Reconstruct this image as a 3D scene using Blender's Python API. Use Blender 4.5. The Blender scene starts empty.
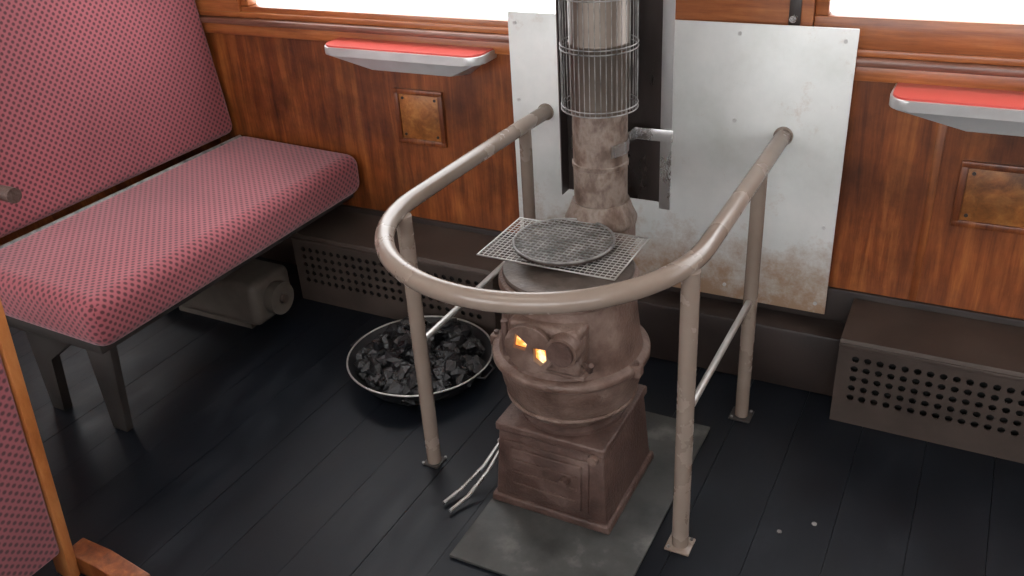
import bpy, bmesh, math, random
import numpy as np
from mathutils import Vector, Matrix, noise
random.seed(7)
scene=bpy.context.scene
COL=bpy.context.collection
scene.view_settings.view_transform='Standard'

# ------------------------------------------------------------ materials
def newmat(name):
    m=bpy.data.materials.new(name); m.use_nodes=True
    nt=m.node_tree; b=nt.nodes['Principled BSDF']
    return m,nt,b
def N(nt,t,**k):
    n=nt.nodes.new(t)
    for a,v in k.items(): setattr(n,a,v)
    return n
def ramp(nt,stops):
    r=N(nt,'ShaderNodeValToRGB'); e=r.color_ramp.elements
    e[0].position,e[0].color=stops[0][0],(*stops[0][1],1)
    e[1].position,e[1].color=stops[-1][0],(*stops[-1][1],1)
    for p,c in stops[1:-1]:
        x=e.new(p); x.color=(*c,1)
    return r
def noisy(name,stops,scale=(8,8,8),detail=6,rough=(0.4,0.6),metal=0,bump=0.1,nscale=1.0,bscale=60,dist=0.0,coat=0):
    m,nt,b=newmat(name); L=nt.links.new
    tc=N(nt,'ShaderNodeTexCoord'); mp=N(nt,'ShaderNodeMapping'); mp.inputs['Scale'].default_value=scale
    L(tc.outputs['Object'],mp.inputs[0])
    n=N(nt,'ShaderNodeTexNoise'); n.inputs['Scale'].default_value=nscale; n.inputs['Detail'].default_value=detail
    n.inputs['Distortion'].default_value=dist; n.inputs['Roughness'].default_value=.6
    L(mp.outputs[0],n.inputs['Vector'])
    r=ramp(nt,stops); L(n.outputs['Fac'],r.inputs[0]); L(r.outputs[0],b.inputs['Base Color'])
    mr=N(nt,'ShaderNodeMapRange'); mr.inputs['To Min'].default_value=rough[0]; mr.inputs['To Max'].default_value=rough[1]
    mr.inputs['From Min'].default_value=.3; mr.inputs['From Max'].default_value=.7
    L(n.outputs['Fac'],mr.inputs['Value']); L(mr.outputs[0],b.inputs['Roughness'])
    b.inputs['Metallic'].default_value=metal
    b.inputs['Coat Weight'].default_value=coat; b.inputs['Coat Roughness'].default_value=.15
    if bump:
        n2=N(nt,'ShaderNodeTexNoise'); n2.inputs['Scale'].default_value=bscale; n2.inputs['Detail'].default_value=4
        L(tc.outputs['Object'],n2.inputs['Vector'])
        bp=N(nt,'ShaderNodeBump'); bp.inputs['Strength'].default_value=bump; bp.inputs['Distance'].default_value=.01
        L(n2.outputs['Fac'],bp.inputs['Height']); L(bp.outputs[0],b.inputs['Normal'])
    return m
def wood(name,dark,mid,light,scale=(1.2,6,14),coat=.35,blotch=.6,dist=.35):
    m,nt,b=newmat(name); L=nt.links.new
    tc=N(nt,'ShaderNodeTexCoord'); mp=N(nt,'ShaderNodeMapping'); mp.inputs['Scale'].default_value=scale
    L(tc.outputs['Object'],mp.inputs[0])
    n=N(nt,'ShaderNodeTexNoise'); n.inputs['Scale'].default_value=2.2; n.inputs['Detail'].default_value=10; n.inputs['Roughness'].default_value=.72; n.inputs['Distortion'].default_value=dist
    L(mp.outputs[0],n.inputs['Vector'])
    r=ramp(nt,[(.3,dark),(.5,mid),(.68,light)]); L(n.outputs['Fac'],r.inputs[0])
    n2=N(nt,'ShaderNodeTexNoise'); n2.inputs['Scale'].default_value=2.6; n2.inputs['Detail'].default_value=8; n2.inputs['Roughness'].default_value=.65
    L(tc.outputs['Object'],n2.inputs['Vector'])
    r2=ramp(nt,[(.35,(1-blotch,)*3),(.6,(1,1,1))]); L(n2.outputs['Fac'],r2.inputs[0])
    mx=N(nt,'ShaderNodeMix',data_type='RGBA',blend_type='MULTIPLY'); mx.inputs[0].default_value=1
    L(r.outputs[0],mx.inputs[6]); L(r2.outputs[0],mx.inputs[7]); L(mx.outputs[2],b.inputs['Base Color'])
    b.inputs['Roughness'].default_value=.42
    b.inputs['Coat Weight'].default_value=coat; b.inputs['Coat Roughness'].default_value=.2
    bp=N(nt,'ShaderNodeBump'); bp.inputs['Strength'].default_value=.12; bp.inputs['Distance'].default_value=.01
    L(n.outputs['Fac'],bp.inputs['Height']); L(bp.outputs[0],b.inputs['Normal'])
    return m
def plain(name,c,rough=.5,metal=0,coat=0):
    m,nt,b=newmat(name)
    b.inputs['Base Color'].default_value=(*c,1); b.inputs['Roughness'].default_value=rough
    b.inputs['Metallic'].default_value=metal; b.inputs['Coat Weight'].default_value=coat
    return m

M_wall=wood('varnished_plywood',(.095,.019,.004),(.235,.060,.013),(.40,.130,.032),scale=(13,13,.9),blotch=.68)
M_trimw=wood('varnished_trim',(.18,.045,.014),(.35,.105,.028),(.50,.18,.055),scale=(1.2,8,20),blotch=.35)
M_sill=wood('sill_wood',(.08,.032,.020),(.18,.075,.048),(.30,.15,.105),scale=(1.2,8,20),blotch=.3)
M_hatch=wood('hatch_plywood',(.16,.045,.010),(.40,.14,.032),(.62,.27,.075),scale=(7,7,8),blotch=.8,coat=.1)
M_board=wood('orange_board',(.30,.09,.025),(.48,.165,.045),(.60,.25,.085),scale=(8,8,1.4),blotch=.2)
M_dark=noisy('dark_skirting',[(.3,(.013,.009,.008)),(.7,(.030,.019,.016))],scale=(6,6,6),rough=(.4,.6))
M_heater=noisy('heater_paint',[(.3,(.033,.024,.020)),(.7,(.066,.049,.041))],scale=(6,6,6),rough=(.38,.55),bump=.03)
M_black=plain('void_black',(.003,.003,.003),.8)
M_rail=noisy('rail_paint',[(.3,(.195,.150,.122)),(.5,(.225,.177,.146)),(.7,(.255,.205,.172))],scale=(4,4,4),rough=(.20,.32),bump=.02)
M_rust=noisy('cast_iron_rust',[(.3,(.076,.043,.033)),(.5,(.142,.090,.071)),(.7,(.235,.168,.140))],scale=(14,14,14),rough=(.36,.6),metal=.15,bump=.35,bscale=130)
M_base=noisy('cast_iron_base',[(.3,(.046,.026,.021)),(.5,(.082,.047,.038)),(.7,(.135,.088,.073))],scale=(14,14,14),rough=(.42,.6),metal=.1,bump=.35,bscale=130)
M_top=noisy('stove_top_iron',[(.3,(.045,.035,.030)),(.7,(.13,.10,.085))],scale=(14,14,14),rough=(.4,.6),metal=.3,bump=.2)
M_pipe=noisy('stained_pipe',[(.30,(.050,.032,.024)),(.42,(.115,.078,.060)),(.53,(.21,.165,.138)),(.62,(.14,.095,.072)),(.74,(.065,.036,.024))],scale=(17,17,11),rough=(.45,.65),metal=.1,bump=.3,bscale=110)
M_pipeup=noisy('heated_steel_pipe',[(.3,(.085,.064,.053)),(.7,(.19,.16,.135))],scale=(14,14,3),rough=(.3,.48),metal=.6,bump=.03)
M_shield=noisy('shield_steel',[(.3,(.075,.06,.057)),(.7,(.15,.13,.125))],scale=(6,6,2),rough=(.25,.4),metal=.75,bump=.02)
M_steel=noisy('bright_steel',[(.3,(.45,.45,.45)),(.7,(.66,.66,.66))],scale=(8,8,3),rough=(.22,.38),metal=.85,bump=.02)
M_wire=plain('wire_steel',(.48,.47,.45),.35,.7)
M_wired=noisy('sooty_wire',[(.3,(.08,.08,.08)),(.7,(.36,.35,.34))],scale=(30,30,30),rough=(.4,.6),metal=.4,bump=0)
M_coal=noisy('coal',[(.3,(.004,.004,.005)),(.7,(.014,.014,.016))],scale=(20,20,20),rough=(.2,.45),bump=.4,bscale=90)
M_tub=plain('blackened_tub',(.018,.018,.020),.45,.3)
M_red=plain('red_laminate',(.58,.085,.07),.3,0,.3)
M_alu=noisy('aluminium_trim',[(.3,(.50,.50,.50)),(.7,(.66,.66,.66))],scale=(5,5,5),rough=(.3,.42),metal=.5,bump=0)
M_boxg=noisy('underseat_grey',[(.3,(.050,.042,.036)),(.7,(.105,.088,.074))],scale=(8,8,8),rough=(.45,.6),bump=.05)
M_frame=noisy('seat_frame_dark',[(.3,(.022,.019,.018)),(.7,(.05,.043,.04))],scale=(8,8,8),rough=(.4,.6),bump=.05)
M_hearth=noisy('worn_hearth_plate',[(.3,(.028,.030,.030)),(.55,(.062,.064,.062)),(.72,(.15,.148,.14))],scale=(8,8,8),rough=(.38,.6),metal=.2,bump=.1)
M_ceil=plain('cream_ceiling',(.60,.57,.52),.5)

def fabric():
    m,nt,b=newmat('moquette_fabric'); L=nt.links.new
    tc=N(nt,'ShaderNodeTexCoord'); mp=N(nt,'ShaderNodeMapping')
    mp.inputs['Scale'].default_value=(62,62,62); mp.inputs['Rotation'].default_value=(0,0,math.radians(45))
    L(tc.outputs['UV'],mp.inputs[0])
    v=N(nt,'ShaderNodeTexVoronoi',voronoi_dimensions='2D'); v.inputs['Scale'].default_value=1; v.inputs['Randomness'].default_value=0
    L(mp.outputs[0],v.inputs['Vector'])
    r=ramp(nt,[(.20,(.080,.018,.024)),(.42,(.345,.085,.104))]); L(v.outputs['Distance'],r.inputs[0])
    n=N(nt,'ShaderNodeTexNoise'); n.inputs['Scale'].default_value=3; n.inputs['Detail'].default_value=4; L(tc.outputs['Object'],n.inputs['Vector'])
    r2=ramp(nt,[(.3,(.76,.74,.74)),(.7,(1,1,1))]); L(n.outputs['Fac'],r2.inputs[0])
    mx=N(nt,'ShaderNodeMix',data_type='RGBA',blend_type='MULTIPLY'); mx.inputs[0].default_value=1
    L(r.outputs[0],mx.inputs[6]); L(r2.outputs[0],mx.inputs[7]); L(mx.outputs[2],b.inputs['Base Color'])
    b.inputs['Roughness'].default_value=.85; b.inputs['Sheen Weight'].default_value=.35; b.inputs['Sheen Tint'].default_value=(1,.8,.85,1)
    return m
M_fab=fabric()
def floormat():
    m,nt,b=newmat('dark_floor_boards'); L=nt.links.new
    tc=N(nt,'ShaderNodeTexCoord')
    n=N(nt,'ShaderNodeTexNoise'); n.inputs['Scale'].default_value=2.2; n.inputs['Detail'].default_value=9; n.inputs['Roughness'].default_value=.68
    mp=N(nt,'ShaderNodeMapping'); mp.inputs['Scale'].default_value=(2.5,1,1); L(tc.outputs['Object'],mp.inputs[0]); L(mp.outputs[0],n.inputs['Vector'])
    r=ramp(nt,[(.3,(.003,.0042,.0065)),(.55,(.006,.008,.012)),(.75,(.018,.021,.027))]); L(n.outputs['Fac'],r.inputs[0]); L(r.outputs[0],b.inputs['Base Color'])
    mr=N(nt,'ShaderNodeMapRange'); mr.inputs['From Min'].default_value=.3; mr.inputs['From Max'].default_value=.7
    mr.inputs['To Min'].default_value=.30; mr.inputs['To Max'].default_value=.58; L(n.outputs['Fac'],mr.inputs['Value']); L(mr.outputs[0],b.inputs['Roughness'])
    b.inputs['Specular IOR Level'].default_value=.25
    bp=N(nt,'ShaderNodeBump'); bp.inputs['Strength'].default_value=.15; bp.inputs['Distance'].default_value=.01
    L(n.outputs['Fac'],bp.inputs['Height']); L(bp.outputs[0],b.inputs['Normal'])
    return m
M_floor=floormat()
def platemat():
    m,nt,b=newmat('painted_tin_sheet'); L=nt.links.new
    tc=N(nt,'ShaderNodeTexCoord'); sp=N(nt,'ShaderNodeSeparateXYZ'); L(tc.outputs['Object'],sp.inputs[0])
    n=N(nt,'ShaderNodeTexNoise'); n.inputs['Scale'].default_value=5; n.inputs['Detail'].default_value=8; n.inputs['Roughness'].default_value=.6; L(tc.outputs['Object'],n.inputs['Vector'])
    r=ramp(nt,[(.3,(.54,.56,.54)),(.5,(.64,.66,.65)),(.7,(.72,.73,.72))]); L(n.outputs['Fac'],r.inputs[0])
    n3=N(nt,'ShaderNodeTexNoise'); n3.inputs['Scale'].default_value=9; n3.inputs['Detail'].default_value=10; n3.inputs['Roughness'].default_value=.75; L(tc.outputs['Object'],n3.inputs['Vector'])
    mr=N(nt,'ShaderNodeMapRange'); mr.inputs['From Min'].default_value=.22; mr.inputs['From Max'].default_value=.50; mr.inputs['To Min'].default_value=.40; mr.inputs['To Max'].default_value=-.02
    L(sp.outputs['Z'],mr.inputs['Value'])
    ad=N(nt,'ShaderNodeMath',operation='ADD'); L(mr.outputs[0],ad.inputs[0]); L(n3.outputs['Fac'],ad.inputs[1])
    r2=ramp(nt,[(.56,(0,0,0)),(.86,(.9,.9,.9))]); L(ad.outputs[0],r2.inputs[0])
    mx=N(nt,'ShaderNodeMix',data_type='RGBA'); L(r2.outputs[0],mx.inputs[0]); L(r.outputs[0],mx.inputs[6]); mx.inputs[7].default_value=(.34,.20,.11,1)
    L(mx.outputs[2],b.inputs['Base Color']); b.inputs['Roughness'].default_value=.38; b.inputs['Metallic'].default_value=.1
    return m
M_plate=platemat()
def emis(name,c,s):
    m,nt,b=newmat(name); b.inputs['Base Color'].default_value=(*c,1)
    b.inputs['Emission Color'].default_value=(*c,1); b.inputs['Emission Strength'].default_value=s
    return m
def firemat():
    m,nt,b=newmat('burning_coals'); L=nt.links.new
    tc=N(nt,'ShaderNodeTexCoord'); n=N(nt,'ShaderNodeTexNoise'); n.inputs['Scale'].default_value=55; L(tc.outputs['Object'],n.inputs['Vector'])
    r=ramp(nt,[(.32,(1,.16,.015)),(.50,(1,.36,.07)),(.66,(1,.80,.42))]); L(n.outputs['Fac'],r.inputs[0])
    L(r.outputs[0],b.inputs['Emission Color']); b.inputs['Emission Strength'].default_value=1.9; b.inputs['Base Color'].default_value=(.1,.02,.01,1)
    return m
M_fire=firemat()
def glass():
    m,nt,b=newmat('window_glass'); nt.nodes.remove(b); L=nt.links.new
    o=nt.nodes['Material Output']; t=N(nt,'ShaderNodeBsdfTransparent'); g=N(nt,'ShaderNodeBsdfGlossy'); g.inputs['Roughness'].default_value=.02
    mx=N(nt,'ShaderNodeMixShader'); mx.inputs[0].default_value=.06; L(t.outputs[0],mx.inputs[1]); L(g.outputs[0],mx.inputs[2]); L(mx.outputs[0],o.inputs[0])
    return m
M_glass=glass()

# ------------------------------------------------------------ geometry helpers
def empty(name,loc=(0,0,0)):
    e=bpy.data.objects.new(name,None); e.location=loc; COL.objects.link(e); e.empty_display_size=.05; return e
def finish(name,bm,mat,parent=None,smooth=False,uv=False,angle=35):
    me=bpy.data.meshes.new(name)
    bmesh.ops.recalc_face_normals(bm,faces=bm.faces[:])
    if uv:
        l=bm.loops.layers.uv.new('UVMap')
        for f in bm.faces:
            n=f.normal; a=max(range(3),key=lambda i:abs(n[i]))
            for lp in f.loops:
                c=lp.vert.co
                lp[l].uv=((c.y,c.z) if a==0 else (c.x,c.z) if a==1 else (c.y,c.x))
    bm.to_mesh(me); bm.free()
    o=bpy.data.objects.new(name,me); COL.objects.link(o)
    for mm in (mat if isinstance(mat,(list,tuple)) else [mat]): me.materials.append(mm)
    if smooth:
        me.polygons.foreach_set('use_smooth',[True]*len(me.polygons))
        me.set_sharp_from_angle(angle=math.radians(angle))
    if parent:
        o.parent=parent; o.matrix_parent_inverse=Matrix.Translation(-parent.location)
    return o
def box(name,lo,hi,mat,parent=None,bevel=0,seg=2,uv=False,M=None,sub=0):
    bm=bmesh.new(); bmesh.ops.create_cube(bm,size=1)
    lo,hi=Vector(lo),Vector(hi)
    for v in bm.verts: v.co=Vector(((v.co.x+.5)*(hi.x-lo.x)+lo.x,(v.co.y+.5)*(hi.y-lo.y)+lo.y,(v.co.z+.5)*(hi.z-lo.z)+lo.z))
    if bevel: bmesh.ops.bevel(bm,geom=bm.edges[:],offset=bevel,segments=seg,profile=.5,affect='EDGES')
    if M is not None: bmesh.ops.transform(bm,matrix=M,verts=bm.verts)
    return finish(name,bm,mat,parent,smooth=bool(bevel),uv=uv)
def addcyl(bm,p1,p2,r1,r2=None,seg=24):
    p1,p2=Vector(p1),Vector(p2); d=p2-p1; r2=r1 if r2 is None else r2
    q=Vector((0,0,1)).rotation_difference(d).to_matrix().to_4x4()
    bmesh.ops.create_cone(bm,cap_ends=True,segments=seg,radius1=r1,radius2=r2,depth=d.length,matrix=Matrix.Translation((p1+p2)/2)@q)
def cyl(name,p1,p2,r,mat,parent=None,r2=None,seg=28):
    bm=bmesh.new(); addcyl(bm,p1,p2,r,r2,seg); return finish(name,bm,mat,parent,smooth=True)
def lathe(name,prof,c,mat,parent=None,seg=64,caps=True):
    bm=bmesh.new(); rings=[]
    for r,z in prof:
        rings.append([bm.verts.new((c[0]+r*math.cos(2*math.pi*i/seg),c[1]+r*math.sin(2*math.pi*i/seg),z)) for i in range(seg)])
    for a,b in zip(rings,rings[1:]):
        for i in range(seg): bm.faces.new((a[i],a[(i+1)%seg],b[(i+1)%seg],b[i]))
    if caps: bm.faces.new(rings[0]); bm.faces.new(rings[-1])
    return finish(name,bm,mat,parent,smooth=True,angle=40)
def curve(name,splines,r,mat,parent=None,res=4,cyclic=False,smooth=False):
    cu=bpy.data.curves.new(name,'CURVE'); cu.dimensions='3D'; cu.bevel_depth=r; cu.bevel_resolution=res; cu.use_fill_caps=True
    for pts in splines:
        s=cu.splines.new('POLY'); s.points.add(len(pts)-1)
        for p,q in zip(s.points,pts): p.co=(*q,1)
        s.use_cyclic_u=cyclic; s.use_smooth=True
    cu.materials.append(mat)
    o=bpy.data.objects.new(name,cu); COL.objects.link(o)
    if parent:
        o.parent=parent; o.matrix_parent_inverse=Matrix.Translation(-parent.location)
    return o
def prism(name,poly,axis,a,b,mat,parent=None,uv=False,bevel=0,M=None,seg=2):
    bm=bmesh.new()
    def P(p,t):
        return {0:(t,p[0],p[1]),1:(p[0],t,p[1]),2:(p[0],p[1],t)}[axis]
    v1=[bm.verts.new(P(p,a)) for p in poly]; v2=[bm.verts.new(P(p,b)) for p in poly]
    bm.faces.new(v1); bm.faces.new(v2)
    n=len(poly)
    for i in range(n): bm.faces.new((v1[i],v1[(i+1)%n],v2[(i+1)%n],v2[i]))
    if bevel: bmesh.ops.bevel(bm,geom=bm.edges[:],offset=bevel,segments=seg,profile=.5,affect='EDGES')
    if M is not None: bmesh.ops.transform(bm,matrix=M,verts=bm.verts)
    return finish(name,bm,mat,parent,smooth=bool(bevel),uv=uv)

D=2.416
X0,X1,Y0,Y1,ZC=-4.6,3.0,-.75,D,2.25

# ------------------------------------------------------------ room shell
bm=bmesh.new(); x=X0
while x<X1:
    w=.165; x2=min(x+w,X1)
    c=bmesh.ops.create_cube(bm,size=1)['verts']
    dz=random.uniform(-.001,.0)
    for v in c: v.co=Vector(((v.co.x+.5)*(x2-x-.0014)+x,(v.co.y+.5)*(Y1+.1-Y0+.1)+Y0-.1,(v.co.z+.5)*.04-.04+dz))
    x=x2
c=bmesh.ops.create_cube(bm,size=1)['verts']
for v in c: v.co=Vector(((v.co.x+.5)*(X1-X0)+X0,(v.co.y+.5)*(Y1-Y0+.2)+Y0-.1,(v.co.z+.5)*.02-.06))
finish('floor',bm,M_floor)
# far wall
W=empty('wall_back',(0,D,0))
ZL,ZH=1.03,1.80
box('lower_panel',(X0,D,0),(X1,D+.06,ZL-.05),M_wall,W)
box('upper_panel',(X0,D,ZH),(X1,D+.06,ZC),M_wall,W)
wins=[(-4.3,-2.62),(-2.36,-.86),(-.425,1.2),(1.45,2.9)]
prev=X0
for i,(a,b) in enumerate(wins+[(X1,X1)]):
    box('window_post_%d'%i,(prev,D-.01,ZL-.07),(a,D+.06,ZH+.02),M_trimw,W)
    prev=b
for i,(a,b) in enumerate(wins):
    w=empty('window_%d'%(i+1),((a+b)/2,D,1.4))
    fz=1.003 if i<2 else 1.060
    box('frame_bottom',(a,D+.0,ZL-.06),(b,D+.05,fz),M_trimw,w,bevel=.004)
    box('frame_top',(a,D+.0,ZH-.05),(b,D+.05,ZH),M_trimw,w,bevel=.004)
    box('frame_left',(a,D+.002,fz),(a+.035,D+.05,ZH-.05),M_trimw,w,bevel=.004)
    box('frame_right',(b-.035,D+.002,fz),(b,D+.05,ZH-.05),M_trimw,w,bevel=.004)
    box('glass',(a+.03,D+.024,fz-.01),(b-.03,D+.028,ZH-.04),M_glass,w)
t=empty('trim_1',(0,D,.95))
box('sill_board',(X0,D-.035,.945),(X1,D+.002,.966),M_sill,t,bevel=.006)
box('sill_apron',(X0,D-.016,.905),(X1,D+.002,.945),M_trimw,t,bevel=.005)
box('sill_upper_fillet',(X0,D-.014,.966),(X1,D+.002,.985),M_trimw,t,bevel=.004)
w=empty('window_catch',(-.47,D-.02,1.06))
box('plate',(-.485,D-.016,1.035),(-.455,D-.01,1.12),M_dark,w,bevel=.002)
cyl('knob',(-.47,D-.016,1.055),(-.47,D-.035,1.055),.009,M_steel,w)
box('baseboard_back',(X0,D-.012,0),(X1,D+.001,.30),M_dark,bevel=.003)
t=empty('trim_2',(0,D,.6))
for i,xx in enumerate((-3.2,-.085,1.3)):
    box('joint_strip_%d'%i,(xx-.010,D-.004,.30),(xx+.010,D+.001,.905),M_wall,t,bevel=.0015)
# near side wall
W=empty('wall_front',(0,Y0,0))
box('lower_panel',(X0,Y0-.06,0),(X1,Y0,.95),M_wall,W)
box('upper_panel',(X0,Y0-.06,1.9),(X1,Y0,ZC),M_wall,W)
prev=X0
for i,(a,b) in enumerate([(-4.3,-2.7),(-2.4,-.9),(-.6,.9),(1.2,2.8),(X1,X1)]):
    box('window_post_%d'%i,(prev,Y0-.06,.95),(a,Y0,1.9),M_trimw,W); prev=b
box('wall_left',(X0-.06,Y0-.06,0),(X0,Y1+.06,ZC),M_wall)
box('wall_right',(X1,Y0-.06,0),(X1+.06,Y1+.06,ZC),M_wall)
box('ceiling',(X0-.06,Y0-.06,ZC),(X1+.06,Y1+.06,ZC+.05),M_ceil)

# ------------------------------------------------------------ ceiling lamps, out of view, added to light the car
for i,xx in enumerate((-2.9,-.9,1.1)):
    e=empty('added_ceiling_lamp',(xx,.85,ZC))
    box('housing',(xx-.5,.77,ZC-.04),(xx+.5,.93,ZC),M_ceil,e,bevel=.008)
    cyl('tube',(xx-.47,.85,ZC-.06),(xx+.47,.85,ZC-.06),.016,emis('added_glow_tube_%d'%i,(1,.95,.88),2.0),e)
    la=bpy.data.lights.new('added_fill_light','AREA'); la.shape='RECTANGLE'; la.size=.95; la.size_y=.12; la.energy=4; la.color=(1,.93,.84)
    lo=bpy.data.objects.new('added_fill_light',la); COL.objects.link(lo); lo.location=(xx,.85,ZC-.09); lo.parent=e; lo.matrix_parent_inverse=Matrix.Translation(-e.location)

# ------------------------------------------------------------ hatches
def hatch(cx,cz,w,h,name='access_hatch'):
    e=empty(name,(cx,D,cz))
    z0,z1,x0,x1=cz-h/2,cz+h/2,cx-w/2,cx+w/2
    b=.012
    box('panel',(x0,D-.006,z0),(x1,D+.001,z1),M_hatch,e,bevel=.002)
    box('frame_top',(x0-b,D-.013,z1-b/2),(x1+b,D+.001,z1+b),M_wall,e,bevel=.003)
    box('frame_bottom',(x0-b,D-.013,z0-b),(x1+b,D+.001,z0+b/2),M_wall,e,bevel=.003)
    box('frame_left',(x0-b,D-.013,z0),(x0+b/2,D+.001,z1),M_wall,e,bevel=.003)
    box('frame_right',(x1-b/2,D-.013,z0),(x1+b,D+.001,z1),M_wall,e,bevel=.003)
    for k,(sx,sz) in enumerate([(x0+.02,z0+.02),(x1-.02,z0+.02),(x0+.02,z1-.02),(x1-.02,z1-.02)]):
        cyl('screw_%d'%k,(sx,D-.006,sz),(sx,D-.0085,sz),.005,M_dark,e,seg=12)
hatch(-1.655,.672,.165,.165)
hatch(.085,.632,.20,.155)

# ------------------------------------------------------------ fold-down shelves
def shelf(x0,x1,z,dep=.125,name='window_shelf'):
    e=empty(name,((x0+x1)/2,D,z))
    c=.05
    def outline(o):
        pts=[(x0-o,D-.001)]
        for k in range(7):
            a=math.pi+ k/6*math.pi/2
            pts.append((x0+c+(c+o)*math.cos(a),D-dep+c+(c+o)*math.sin(a)))
        for k in range(7):
            a=1.5*math.pi+k/6*math.pi/2
            pts.append((x1-c+(c+o)*math.cos(a),D-dep+c+(c+o)*math.sin(a)))
        pts.append((x1+o,D-.001)); return pts
    prism('red_top',outline(-.006),2,z-.004,z+.001,M_red,e)
    prism('metal_rim',outline(0),2,z-.030,z-.004,M_alu,e,bevel=.003)
    bm=bmesh.new()
    a,b=x0+.02,x1-.02
    top=[(a,D-.002,z-.030),(b,D-.002,z-.030),(b,D-dep+.012,z-.030),(a,D-dep+.012,z-.030)]
    bot=[(a+.14,D-.002,z-.088),(b-.08,D-.002,z-.088),(b-.10,D-dep+.035,z-.075),(a+.16,D-dep+.035,z-.075)]
    v=[bm.verts.new(p) for p in top+bot]
    bm.faces.new(v[:4]); bm.faces.new(v[4:])
    for i in range(4): bm.faces.new((v[i],v[(i+1)%4],v[4+(i+1)%4],v[4+i]))
    finish('bracket',bm,M_alu,e)
shelf(-1.94,-1.35,.922)
shelf(-.21,.42,.908,.15)

# ------------------------------------------------------------ perforated heater ducts
def heater(x0,x1,hx0,hx1,name='heater_cover'):
    e=empty(name,((x0+x1)/2,2.3,0))
    yf=2.195; zt=.262
    yb=D-.013
    s=.031; rh=.0100
    nx=int((hx1-hx0)/s); nz=5; z0=.072
    hx1=hx0+nx*s; z1=z0+nz*s
    bm=bmesh.new()
    def q(pts): bm.faces.new([bm.verts.new(p) for p in pts])
    q([(x0,yf,0),(x1,yf,0),(x1,yf,z0),(x0,yf,z0)]); q([(x0,yf,z1),(x1,yf,z1),(x1,yf,zt-.012),(x0,yf,zt-.012)])
    q([(x0,yf,z0),(hx0,yf,z0),(hx0,yf,z1),(x0,yf,z1)]); q([(hx1,yf,z0),(x1,yf,z0),(x1,yf,z1),(hx1,yf,z1)])
    q([(x0,yf,zt-.012),(x1,yf,zt-.012),(x1,yf+.012,zt),(x0,yf+.012,zt)])
    q([(x0,yf+.012,zt),(x1,yf+.012,zt),(x1,yb,zt+.02),(x0,yb,zt+.02)])
    for xx in (x0,x1): q([(xx,yf,0),(xx,yf,zt-.012),(xx,yf+.012,zt),(xx,yb,zt+.02),(xx,yb,0)])
    for i in range(nx):
        for j in range(nz):
            cx,cz=hx0+(i+.5)*s,z0+(j+.5)*s
            out=[(1,0),(1,1),(0,1),(-1,1),(-1,0),(-1,-1),(0,-1),(1,-1)]
            O=[bm.verts.new((cx+a*s/2,yf,cz+b*s/2)) for a,b in out]
            I=[bm.verts.new((cx+rh*math.cos(k*math.pi/4),yf,cz+rh*math.sin(k*math.pi/4))) for k in range(8)]
            B=[bm.verts.new((v.co.x,yf+.004,v.co.z)) for v in I]
            for k in range(8):
                l=(k+1)%8
                bm.faces.new((O[k],O[l],I[l],I[k])); bm.faces.new((I[k],I[l],B[l],B[k]))
    bmesh.ops.remove_doubles(bm,verts=bm.verts,dist=.0002)
    finish('perforated_casing',bm,M_heater,e)
    box('dark_interior',(hx0-.01,yf+.03,z0-.01),(hx1+.01,yf+.035,z1+.01),M_black,e)
    box('top_lip',(x0,yf-.004,zt-.018),(x1,yf+.002,zt-.006),M_heater,e,bevel=.002)
heater(-2.12,-1.30,-2.09,-1.33)
heater(-.235,2.6,-.205,.95)
box('pipe_duct',(-1.298,2.30,0),(-.237,D-.013,.20),M_dark,bevel=.01)

# ------------------------------------------------------------ white heat plate on the wall
e=empty('wall_heat_plate',(-.81,D-.01,.63))
box('sheet',(-1.285,D-.042,.228),(-.306,D-.037,1.041),M_plate,e,bevel=.002)
box('backing_left',(-1.27,D-.037,.25),(-1.23,D+.0,.99),M_dark,e); box('backing_right',(-.38,D-.037,.25),(-.34,D+.0,.99),M_dark,e)
k=0
for xx,zz in ((-1.262,1.01),(-1.262,.78),(-1.262,.50),(-1.262,.26),(-1.05,1.015),(-.60,1.015),(-.60,.78),(-.60,.27),(-.335,1.01),(-.335,.50),(-.335,.26)):
    cyl('bolt_%d'%k,(xx,D-.042,zz),(xx,D-.0455,zz),.0055,M_alu,e,seg=12); k+=1

# ------------------------------------------------------------ guard rail
g=empty('guard_rail',(-.825,1.8,0))
zr=.75
xR,xL=-.461,-1.192          # widest part of the hoop
xr0,xl0=-.466,-1.172        # where it meets the wall plate
cx,rx=(xR+xL)/2,(xR-xL)/2; ycen,ry=1.66,.370
pts=[(xr0,D-.045,zr)]
yy_=np.linspace(2.33,ycen+.03,12)
pts+=[(xR+(xr0-xR)*((y-ycen)/.71)**1.5,y,zr) for y in yy_]
for k in range(0,49):
    a=-k/48*math.pi
    pts.append((cx+rx*math.cos(a),ycen+ry*math.sin(a),zr))
pts+=[(xL+(xl0-xL)*((y-ycen)/.71)**1.5,y,zr) for y in yy_[::-1]]+[(xl0,D-.045,zr)]
curve('hoop',[pts],.0215,M_rail,g,res=8)
for nm,xx in (('right',xr0),('left',xl0)):
    cyl('wall_flange_'+nm,(xx,D-.048,zr),(xx,D-.043,zr),.026,M_rail,g)
posts=(('front_right',-.463,1.562,.0195),('front_left',-1.170,1.589,.0195),('rear_right',-.463,2.115,.0185),('rear_left',-1.174,2.235,.0185))
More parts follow.
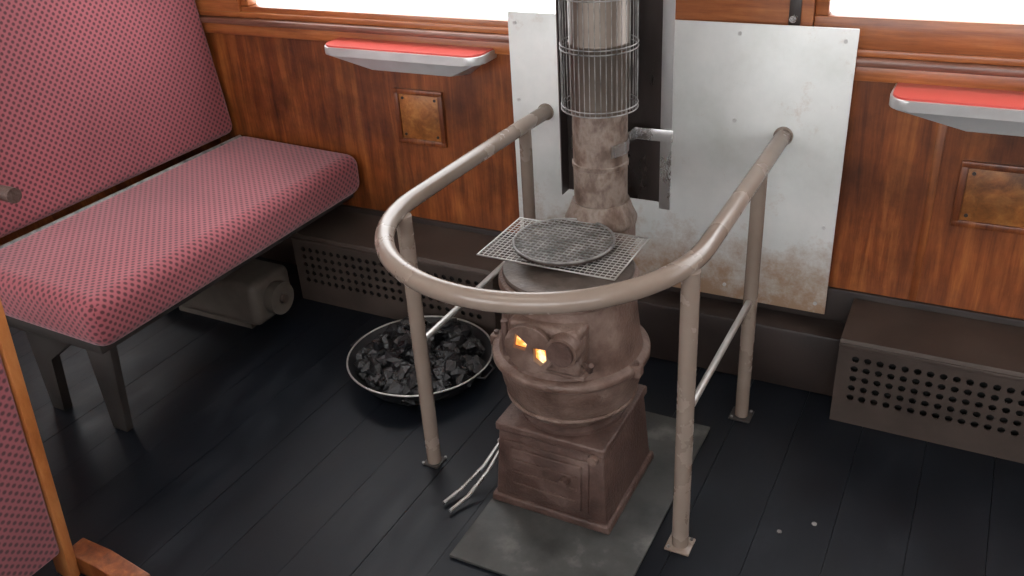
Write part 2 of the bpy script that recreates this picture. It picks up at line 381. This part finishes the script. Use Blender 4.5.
for nm,xx,yy,r in posts:
    cyl('post_'+nm,(xx,yy,.004),(xx,yy,zr-.008),r,M_rail,g)
    fw_=.030 if nm!='front_left' else .024
    box('foot_'+nm,(xx-fw_,yy-fw_,0),(xx+fw_,yy+fw_,.006),M_rail if nm=='front_right' else M_frame,g,bevel=.002)
    for k,(a,b) in enumerate(((-1,-1),(1,1))):
        cyl('foot_bolt_%s_%d'%(nm,k),(xx+a*.022,yy+b*.022,.005),(xx+a*.022,yy+b*.022,.010),.004,M_wired,g,seg=6)
cyl('lower_bar_right',(-.463,1.565,.382),(-.463,2.115,.382),.0085,M_wire,g)
cyl('lower_bar_left',(-1.170,1.592,.385),(-1.174,2.235,.385),.0085,M_wire,g)

# ------------------------------------------------------------ hearth plate
box('hearth_plate',(-.95,1.30,.001),(-.525,2.02,.010),M_hearth,bevel=.003)

# ------------------------------------------------------------ stove
SX,SY=-.785,1.672
s=empty('pot_belly_stove',(SX,SY,0))
def tbox(name,hb,ht,z0,z1,mat,bevel=.006,dx=0):
    bm=bmesh.new()
    v=[bm.verts.new((SX+dx+a*h,SY+b*h,z)) for h,z in ((hb,z0),(ht,z1)) for a,b in ((-1,-1),(1,-1),(1,1),(-1,1))]
    bm.faces.new(v[:4]); bm.faces.new(v[4:])
    for i in range(4): bm.faces.new((v[i],v[(i+1)%4],v[4+(i+1)%4],v[4+i]))
    bmesh.ops.bevel(bm,geom=bm.edges[:],offset=bevel,segments=3,profile=.5,affect='EDGES')
    return finish(name,bm,mat,s,smooth=True)
tbox('base_foot',.162,.160,.010,.034,M_base)
tbox('base_body',.152,.138,.030,.236,M_base)
tbox('base_rim',.145,.145,.228,.252,M_base)
lathe('base_collar',[(.10,.245),(.132,.252),(.132,.262),(.115,.272)],(SX,SY),M_base,s)
def fplate(name,x0,x1,z0,z1,off,th,mat,bev=.004):
    sl=(.152-.138)/.206
    bm=bmesh.new()
    P=[]
    for y_o in (0,-th):
        for xx,zz in ((x0,z0),(x1,z0),(x1,z1),(x0,z1)):
            yf=SY-(.152-sl*(zz-.030))-off+y_o
            P.append(bm.verts.new((xx,yf,zz)))
    bm.faces.new(P[:4]); bm.faces.new(P[4:])
    for i in range(4): bm.faces.new((P[i],P[(i+1)%4],P[4+(i+1)%4],P[4+i]))
    bmesh.ops.bevel(bm,geom=bm.edges[:],offset=bev,segments=2,profile=.5,affect='EDGES')
    return finish(name,bm,mat,s,smooth=True)
fplate('ash_door_frame',SX-.122,SX+.105,.048,.205,-.002,.008,M_base)
fplate('ash_door',SX-.105,SX+.088,.060,.192,.004,.010,M_base)
for k,zz in enumerate((.085,.120,.155)):
    fplate('ash_door_rib_%d'%k,SX-.095,SX+.078,zz,zz+.010,.013,.005,M_base,.002)
cyl('ash_door_knob',(SX+.05,SY-.145,.150),(SX+.05,SY-.182,.150),.011,M_base,s)
cyl('base_bolt',(SX+.118,SY-.137,.222),(SX+.118,SY-.158,.222),.012,M_rust,s)
# pot
lathe('pot',[(.112,.262),(.120,.267),(.138,.285),(.156,.315),(.168,.350),(.174,.385),(.176,.408),(.186,.411),(.190,.416),(.190,.428),(.186,.433),(.173,.437),(.168,.455),(.163,.50),(.158,.545),(.154,.585),(.153,.600),(.160,.603),(.163,.609),(.163,.618),(.160,.624),(.150,.628),(.12,.630)],(SX,SY),M_rust,s,seg=96)
lathe('pot_bead',[(.145,.306),(.159,.306),(.162,.312),(.160,.318),(.150,.318)],(SX,SY),M_rust,s,caps=False)
lathe('cook_plate',[(.150,.626),(.153,.636),(.150,.641),(.138,.644),(.10,.644),(.095,.648),(.02,.648)],(SX,SY),M_top,s)
for k,a in enumerate((-12,62,128,-168)):
    a=math.radians(a); px,py=SX+.186*math.cos(a),SY+.186*math.sin(a)
    box('lug_%d'%k,(px-.014,py-.014,.408),(px+.014,py+.014,.437),M_rust,s,bevel=.005)
    cyl('lug_bolt_%d'%k,(px,py,.400),(px,py,.446),.0065,M_base,s,seg=6)
# front fire door assembly (faces -y)
DX,DZ=SX-.003,.522
yd=SY-.166
box('door_casting',(DX-.070,yd-.010,DZ-.062),(DX+.105,SY-.08,DZ+.056),M_rust,s,bevel=.012,seg=3)
box('door_casting_lip',(DX-.078,yd-.004,DZ-.070),(DX+.112,SY-.09,DZ-.056),M_rust,s,bevel=.004)
def doordisc():
    cu=bpy.data.curves.new('fd','CURVE'); cu.dimensions='2D'; cu.fill_mode='BOTH'; cu.extrude=.006; cu.bevel_depth=.0015
    def sp(pts):
        q=cu.splines.new('POLY'); q.points.add(len(pts)-1)
        for p,c in zip(q.points,pts): p.co=(c[0],c[1],0,1)
        q.use_cyclic_u=True
    sp([(.058*math.cos(2*math.pi*i/48),.058*math.sin(2*math.pi*i/48)) for i in range(48)])
    sp([(-.032,.038),(-.002,.014),(-.008,-.006),(-.040,-.004)])
    sp([(.044,.010),(.010,.008),(.010,-.026),(.028,-.038),(.044,-.022)])
    o=bpy.data.objects.new('fire_door_disc',cu); COL.objects.link(o); cu.materials.append(M_rust)
    o.parent=s
    o.rotation_euler=(math.radians(90),0,0); o.location=Vector((DX-.010,yd-.020,DZ))-s.location
doordisc()
cyl('fire_bed',(DX-.010,yd-.0125,DZ),(DX-.010,yd-.0120,DZ),.050,M_fire,s)
cyl('regulator_boss',(DX+.072,yd+.02,DZ+.014),(DX+.072,yd-.034,DZ+.014),.040,M_rust,s,r2=.037)
cyl('regulator_cap',(DX+.072,yd-.034,DZ+.014),(DX+.072,yd-.042,DZ+.014),.030,M_base,s)
cyl('hinge_pin',(DX-.082,yd+.000,DZ-.045),(DX-.082,yd+.000,DZ+.045),.008,M_base,s)
curve('door_latch',[[(DX+.105,yd+.01,DZ-.03),(DX+.128,yd-.005,DZ-.035),(DX+.136,yd-.018,DZ-.01)]],.006,M_base,s)
FX,FY=-.800,1.905
prism('flue_neck',[(FX-.078,SY+.10),(FX+.078,SY+.10),(FX+.078,FY+.04),(FX+.045,FY+.075),(FX-.045,FY+.075),(FX-.078,FY+.04)],2,.575,.648,M_rust,s,bevel=.008)
# pipe as its own object
p=empty('stove_pipe',(FX,FY,.65))
lathe('flue_collar',[(.078,.648),(.088,.652),(.090,.664),(.080,.684),(.070,.712)],(FX,FY),M_pipe,p)
lathe('lower_section',[(.064,.66),(.0655,.70),(.0655,.80),(.068,.802),(.068,.812),(.0655,.814),(.0655,.96)],(FX,FY),M_pipe,p)
lathe('upper_section',[(.069,.94),(.069,1.09),(.0705,1.092),(.0705,1.10),(.069,1.102),(.069,ZC-.001)],(FX,FY),M_pipeup,p)
sp=[]
for k in range(44):
    a=2*math.pi*k/44
    sp.append([(FX+.088*math.cos(a),FY+.088*math.sin(a),.945),(FX+.088*math.cos(a),FY+.088*math.sin(a),1.75)])
curve('cage_wires',sp,.0010,M_wired,p,res=1)
rg=[]
for z in (.945,.955,1.085,1.095,1.20,1.30,1.4,1.5,1.6,1.75):
    rg.append([(FX+.089*math.cos(2*math.pi*k/48),FY+.089*math.sin(2*math.pi*k/48),z) for k in range(48)])
curve('cage_rings',rg,.0016,M_wired,p,res=2,cyclic=True)
bm=bmesh.new()
path=[(FX+.069*math.cos(a),FY+.069*math.sin(a)) for a in np.linspace(math.radians(-45),math.radians(200),28)]
A=[bm.verts.new((q[0],q[1],.838)) for q in path]; B=[bm.verts.new((q[0],q[1],.868)) for q in path]
for i in range(len(path)-1): bm.faces.new((A[i],A[i+1],B[i+1],B[i]))
finish('clamp_band',bm,M_steel,p,smooth=True)
y0=2.047
box('bracket_leg',(FX+.050,FY+.02,.838),(FX+.053,y0-.0485,.868),M_steel,p)
box('bracket_arm',(FX+.050,y0-.0475,.838),(-.652,y0-.0435,.868),M_steel,p,bevel=.001)

# heat shield channel behind pipe
h=empty('pipe_heat_shield',(-.80,2.06,.7))
box('back_sheet',(-.952,y0,.658),(-.682,y0+.003,ZC),M_shield,h)
box('left_flange',(-.954,y0-.04,.658),(-.951,y0+.003,ZC),M_shield,h)
box('right_flange',(-.685,y0-.04,.658),(-.682,y0+.003,ZC),M_steel,h)
box('right_lip',(-.685,y0-.042,.658),(-.656,y0-.039,ZC),M_steel,h,bevel=.001)
for z in (.80,1.1): cyl('stay_%d'%(z*10),(-.82,y0,z),(-.82,D-.044,z),.008,M_steel,h)

# ------------------------------------------------------------ grills on the stove
gz=.664
gr=empty('wire_grill',(-.815,1.71,gz))
ax0,ax1,ay0,ay1=-.985,-.645,1.605,1.822
sp=[]
n1=28
for k in range(n1+1):
    x=ax0+(ax1-ax0)*k/n1; sp.append([(x,ay0,gz),(x,ay1,gz)])
n2=18
for k in range(n2+1):
    y=ay0+(ay1-ay0)*k/n2; sp.append([(ax0,y,gz+.001),(ax1,y,gz+.001)])
curve('mesh_wires',sp,.0010,M_wire,gr,res=1)
curve('frame_wire',[[(ax0,ay0,gz),(ax1,ay0,gz),(ax1,ay1,gz),(ax0,ay1,gz)]],.0025,M_wire,gr,res=2,cyclic=True)
curve('feet_wires',[[(xx,ay0+.05,gz),(xx,ay0+.05,.648)] for xx in (-.85,-.73)]+[[(xx,ay1-.08,gz),(xx,ay1-.08,.648)] for xx in (-.85,-.73)],.002,M_wire,gr)
rr=empty('round_grill_pan',(-.825,1.715,gz+.01))
RX,RY,R=-.815,1.716,.118
lathe('pan',[(R-.012,gz+.004),(R,gz+.008),(R,gz+.016),(R-.004,gz+.016),(R-.010,gz+.008),(.01,gz+.006)],(RX,RY),M_top,rr)
sp=[]
n=18
for k in range(1,n):
    d=-R+2*R*k/n; hh=math.sqrt(R*R-d*d)
    sp.append([(RX+d,RY-hh,gz+.014),(RX+d,RY+hh,gz+.014)]); sp.append([(RX-hh,RY+d,gz+.016),(RX+hh,RY+d,gz+.016)])
curve('pan_mesh',sp,.0015,M_wired,rr,res=1)
curve('pan_rim',[[(RX+R*math.cos(2*math.pi*k/48),RY+R*math.sin(2*math.pi*k/48),gz+.016) for k in range(48)]],.003,M_wired,rr,res=2,cyclic=True)

# ------------------------------------------------------------ coal tub
TX,TY,TR=-1.435,1.945,.228
c=empty('coal_tub',(TX,TY,0))
lathe('tub',[(.02,.002),(TR-.06,.003),(TR-.045,.010),(TR-.003,.070),(TR,.074),(TR-.004,.074),(TR-.055,.016),(.02,.010)],(TX,TY),M_tub,c)
curve('tub_rim',[[(TX+TR*math.cos(2*math.pi*k/64),TY+TR*math.sin(2*math.pi*k/64),.075) for k in range(64)]],.0030,M_wire,c,cyclic=True)
for sgn in (-1,1):
    curve('handle_%d'%(sgn+1),[[(TX+sgn*(TR-.002),TY-.04,.070),(TX+sgn*(TR+.018),TY-.03,.064),(TX+sgn*(TR+.018),TY+.03,.064),(TX+sgn*(TR-.002),TY+.04,.070)]],.003,M_tub,c)
bm=bmesh.new()
for i in range(330):
    rad=(TR-.022)*math.sqrt(random.random()); a=random.random()*2*math.pi
    z=.036+.065*(1-(rad/TR)**2)*random.random()+random.uniform(0,.03)
    rs=random.uniform(.015,.034)
    vs=bmesh.ops.create_icosphere(bm,subdivisions=1,radius=rs,matrix=Matrix.Translation((TX+rad*math.cos(a)*.95,TY+rad*math.sin(a)*.95,z))@Matrix.Rotation(random.random()*6,4,'Z')@Matrix.Rotation(random.random()*6,4,'X')@Matrix.Diagonal((1.2,random.uniform(.7,1),random.uniform(.6,.9),1)))['verts']
    for v in vs:
        v.co+=Vector((random.uniform(-1,1),random.uniform(-1,1),random.uniform(-1,1)))*rs*.22
        v.co.z=max(v.co.z,.017)
finish('coal_lumps',bm,M_coal,c)

# tongs by the stove
t=empty('fire_tongs',(-1.03,1.55,0))
curve('arm_1',[[(-1.055,1.45,.010),(-1.035,1.51,.018),(-1.005,1.58,.05),(-.980,1.64,.10)]],.005,M_steel,t)
curve('arm_2',[[(-1.025,1.43,.010),(-1.005,1.49,.018),(-.985,1.56,.05),(-.966,1.62,.10)]],.005,M_steel,t)
curve('hinge',[[(-.986,1.64,.097),(-.962,1.62,.097)]],.008,M_steel,t)

# ------------------------------------------------------------ left bench seat
b=empty('bench_seat',(-2.2,1.8,0))
def cushion(name,lo,hi,parent,bev=.05,M=None):
    bm=bmesh.new(); bmesh.ops.create_cube(bm,size=1)
    lo,hi=Vector(lo),Vector(hi)
    for v in bm.verts: v.co=Vector(((v.co.x+.5)*(hi.x-lo.x)+lo.x,(v.co.y+.5)*(hi.y-lo.y)+lo.y,(v.co.z+.5)*(hi.z-lo.z)+lo.z))
    bmesh.ops.bevel(bm,geom=bm.edges[:],offset=bev,segments=6,profile=.5,affect='EDGES')
    if M is not None: bmesh.ops.transform(bm,matrix=M,verts=bm.verts)
    return finish(name,bm,M_fab,parent,smooth=True,uv=True)
SYN,SYF=1.235,2.40
Mr=Matrix.Translation((-1.93,0,.52))@Matrix.Rotation(math.radians(2.0),4,'Y')@Matrix.Translation((1.93,0,-.52))
cushion('seat_cushion',(-2.46,SYN,.375),(-1.912,SYF,.525),b,bev=.048,M=Mr)
Mb=Matrix.Translation((-2.47,0,.5))@Matrix.Rotation(math.radians(-6.5),4,'Y')@Matrix.Translation((2.47,0,-.5))
cushion('back_cushion',(-2.58,SYN,.54),(-2.475,SYF,1.28),b,bev=.035,M=Mb)
box('back_board',(-2.60,SYN-.01,.36),(-2.575,SYF,1.31),M_wall,b,bevel=.006,M=Mb)
cyl('seat_tube',(-2.475,SYN,.520),(-2.475,SYF,.520),.008,M_wired,b)
box('seat_pan',(-2.50,SYN+.03,.345),(-1.975,SYF,.385),M_frame,b,bevel=.006)
prism('leg_near',[(-2.42,0),(-2.36,0),(-2.34,.20),(-2.20,.30),(-2.02,.34),(-2.02,.36),(-2.42,.36)],1,SYN+.10,SYN+.13,M_frame,b,bevel=.004)
prism('leg_front',[(-2.15,0),(-2.09,0),(-2.04,.35),(-2.16,.35)],1,SYN+.102,SYN+.128,M_frame,b,bevel=.004)
prism('leg_rear',[(-2.42,0),(-2.36,0),(-2.34,.20),(-2.20,.30),(-2.02,.34),(-2.02,.36),(-2.42,.36)],1,2.16,2.185,M_frame,b,bevel=.004)
curve('armrest_bar',[[(-2.55,SYN+.02,.80),(-2.3,SYN+.02,.80),(-2.14,SYN+.02,.795)]],.016,M_rail,b)
cyl('armrest_knob',(-2.15,SYN+.02,.795),(-2.100,SYN+.02,.794),.020,M_base,b)
curve('armrest_support',[[(-2.42,SYN+.02,.80),(-2.42,SYN+.02,.36)]],.012,M_rail,b)

# under-seat heater box
u=empty('underseat_heater_box',(-2.25,2.0,0))
box('casing',(-2.60,1.93,.02),(-2.09,2.13,.185),M_boxg,u,bevel=.03,seg=4)
cyl('end_drum',(-2.10,2.03,.10),(-2.055,2.03,.10),.058,M_boxg,u)
cyl('end_bolt',(-2.055,2.03,.10),(-2.042,2.03,.10),.016,M_heater,u)
box('foot',(-2.5,1.95,0),(-2.15,2.11,.025),M_boxg,u)

# ------------------------------------------------------------ near seat (aisle end visible lower left)
n=empty('bench_seat.001',(-2.0,.3,0))
Mn=Matrix.Translation((-1.74,0,0))@Matrix.Rotation(math.radians(7.5),4,'Y')@Matrix.Translation((1.74,0,0))
box('end_board',(-1.80,.858,.0),(-1.742,.884,1.2),M_board,n,bevel=.005,M=Mn)
cushion('back_cushion',(-1.86,-.5,.42),(-1.785,.855,1.18),n,bev=.03,M=Mn)
cushion('rear_upholstery',(-1.785,-.5,.10),(-1.745,.856,1.18),n,bev=.012,M=Mn)
cushion('seat_cushion',(-2.33,-.5,.36),(-1.80,.85,.50),n,bev=.045)
box('seat_pan',(-2.28,-.48,.33),(-1.80,.84,.37),M_frame,n,bevel=.006)
prism('foot_block',[(-1.78,0),(-1.55,0),(-1.56,.03),(-1.68,.055),(-1.78,.06)],1,.885,.940,M_wall,n,bevel=.004)
prism('foot_block_rear',[(-1.78,0),(-1.55,0),(-1.56,.03),(-1.68,.055),(-1.78,.06)],1,-.45,-.38,M_wall,n,bevel=.004)
prism('leg_front',[(-2.25,0),(-2.19,0),(-2.16,.34),(-2.28,.34)],1,.70,.73,M_frame,n,bevel=.004)

# floor bolts
bm=bmesh.new()
for px,py in ((-.26,1.70),(-.19,1.76),(.1,1.6)):
    addcyl(bm,(px,py,-.004),(px,py,.002),.006,seg=12)
finish('floor_bolts',bm,M_wired)

# ------------------------------------------------------------ world
w=bpy.data.worlds.new('World'); scene.world=w; w.use_nodes=True
bg=w.node_tree.nodes['Background']; bg.inputs[0].default_value=(.97,.985,1.0,1); bg.inputs[1].default_value=6.8

# ------------------------------------------------------------ camera
yaw,pit,rol=[math.radians(a) for a in (29.262,28.702,-3.836)]
fw=Vector((-math.sin(yaw)*math.cos(pit),math.cos(yaw)*math.cos(pit),-math.sin(pit)))
r=Vector((math.cos(yaw),math.sin(yaw),0)); up=r.cross(fw)
r2=r*math.cos(rol)+up*math.sin(rol); u2=up*math.cos(rol)-r*math.sin(rol)
cam=bpy.data.cameras.new('camera'); co=bpy.data.objects.new('camera',cam); COL.objects.link(co)
Mx=Matrix((r2,u2,-fw)).transposed().to_4x4(); Mx.translation=Vector((0,0,1.6)); co.matrix_world=Mx
cam.sensor_width=36; cam.lens=903.9/1024*36; cam.clip_start=.02
scene.camera=co
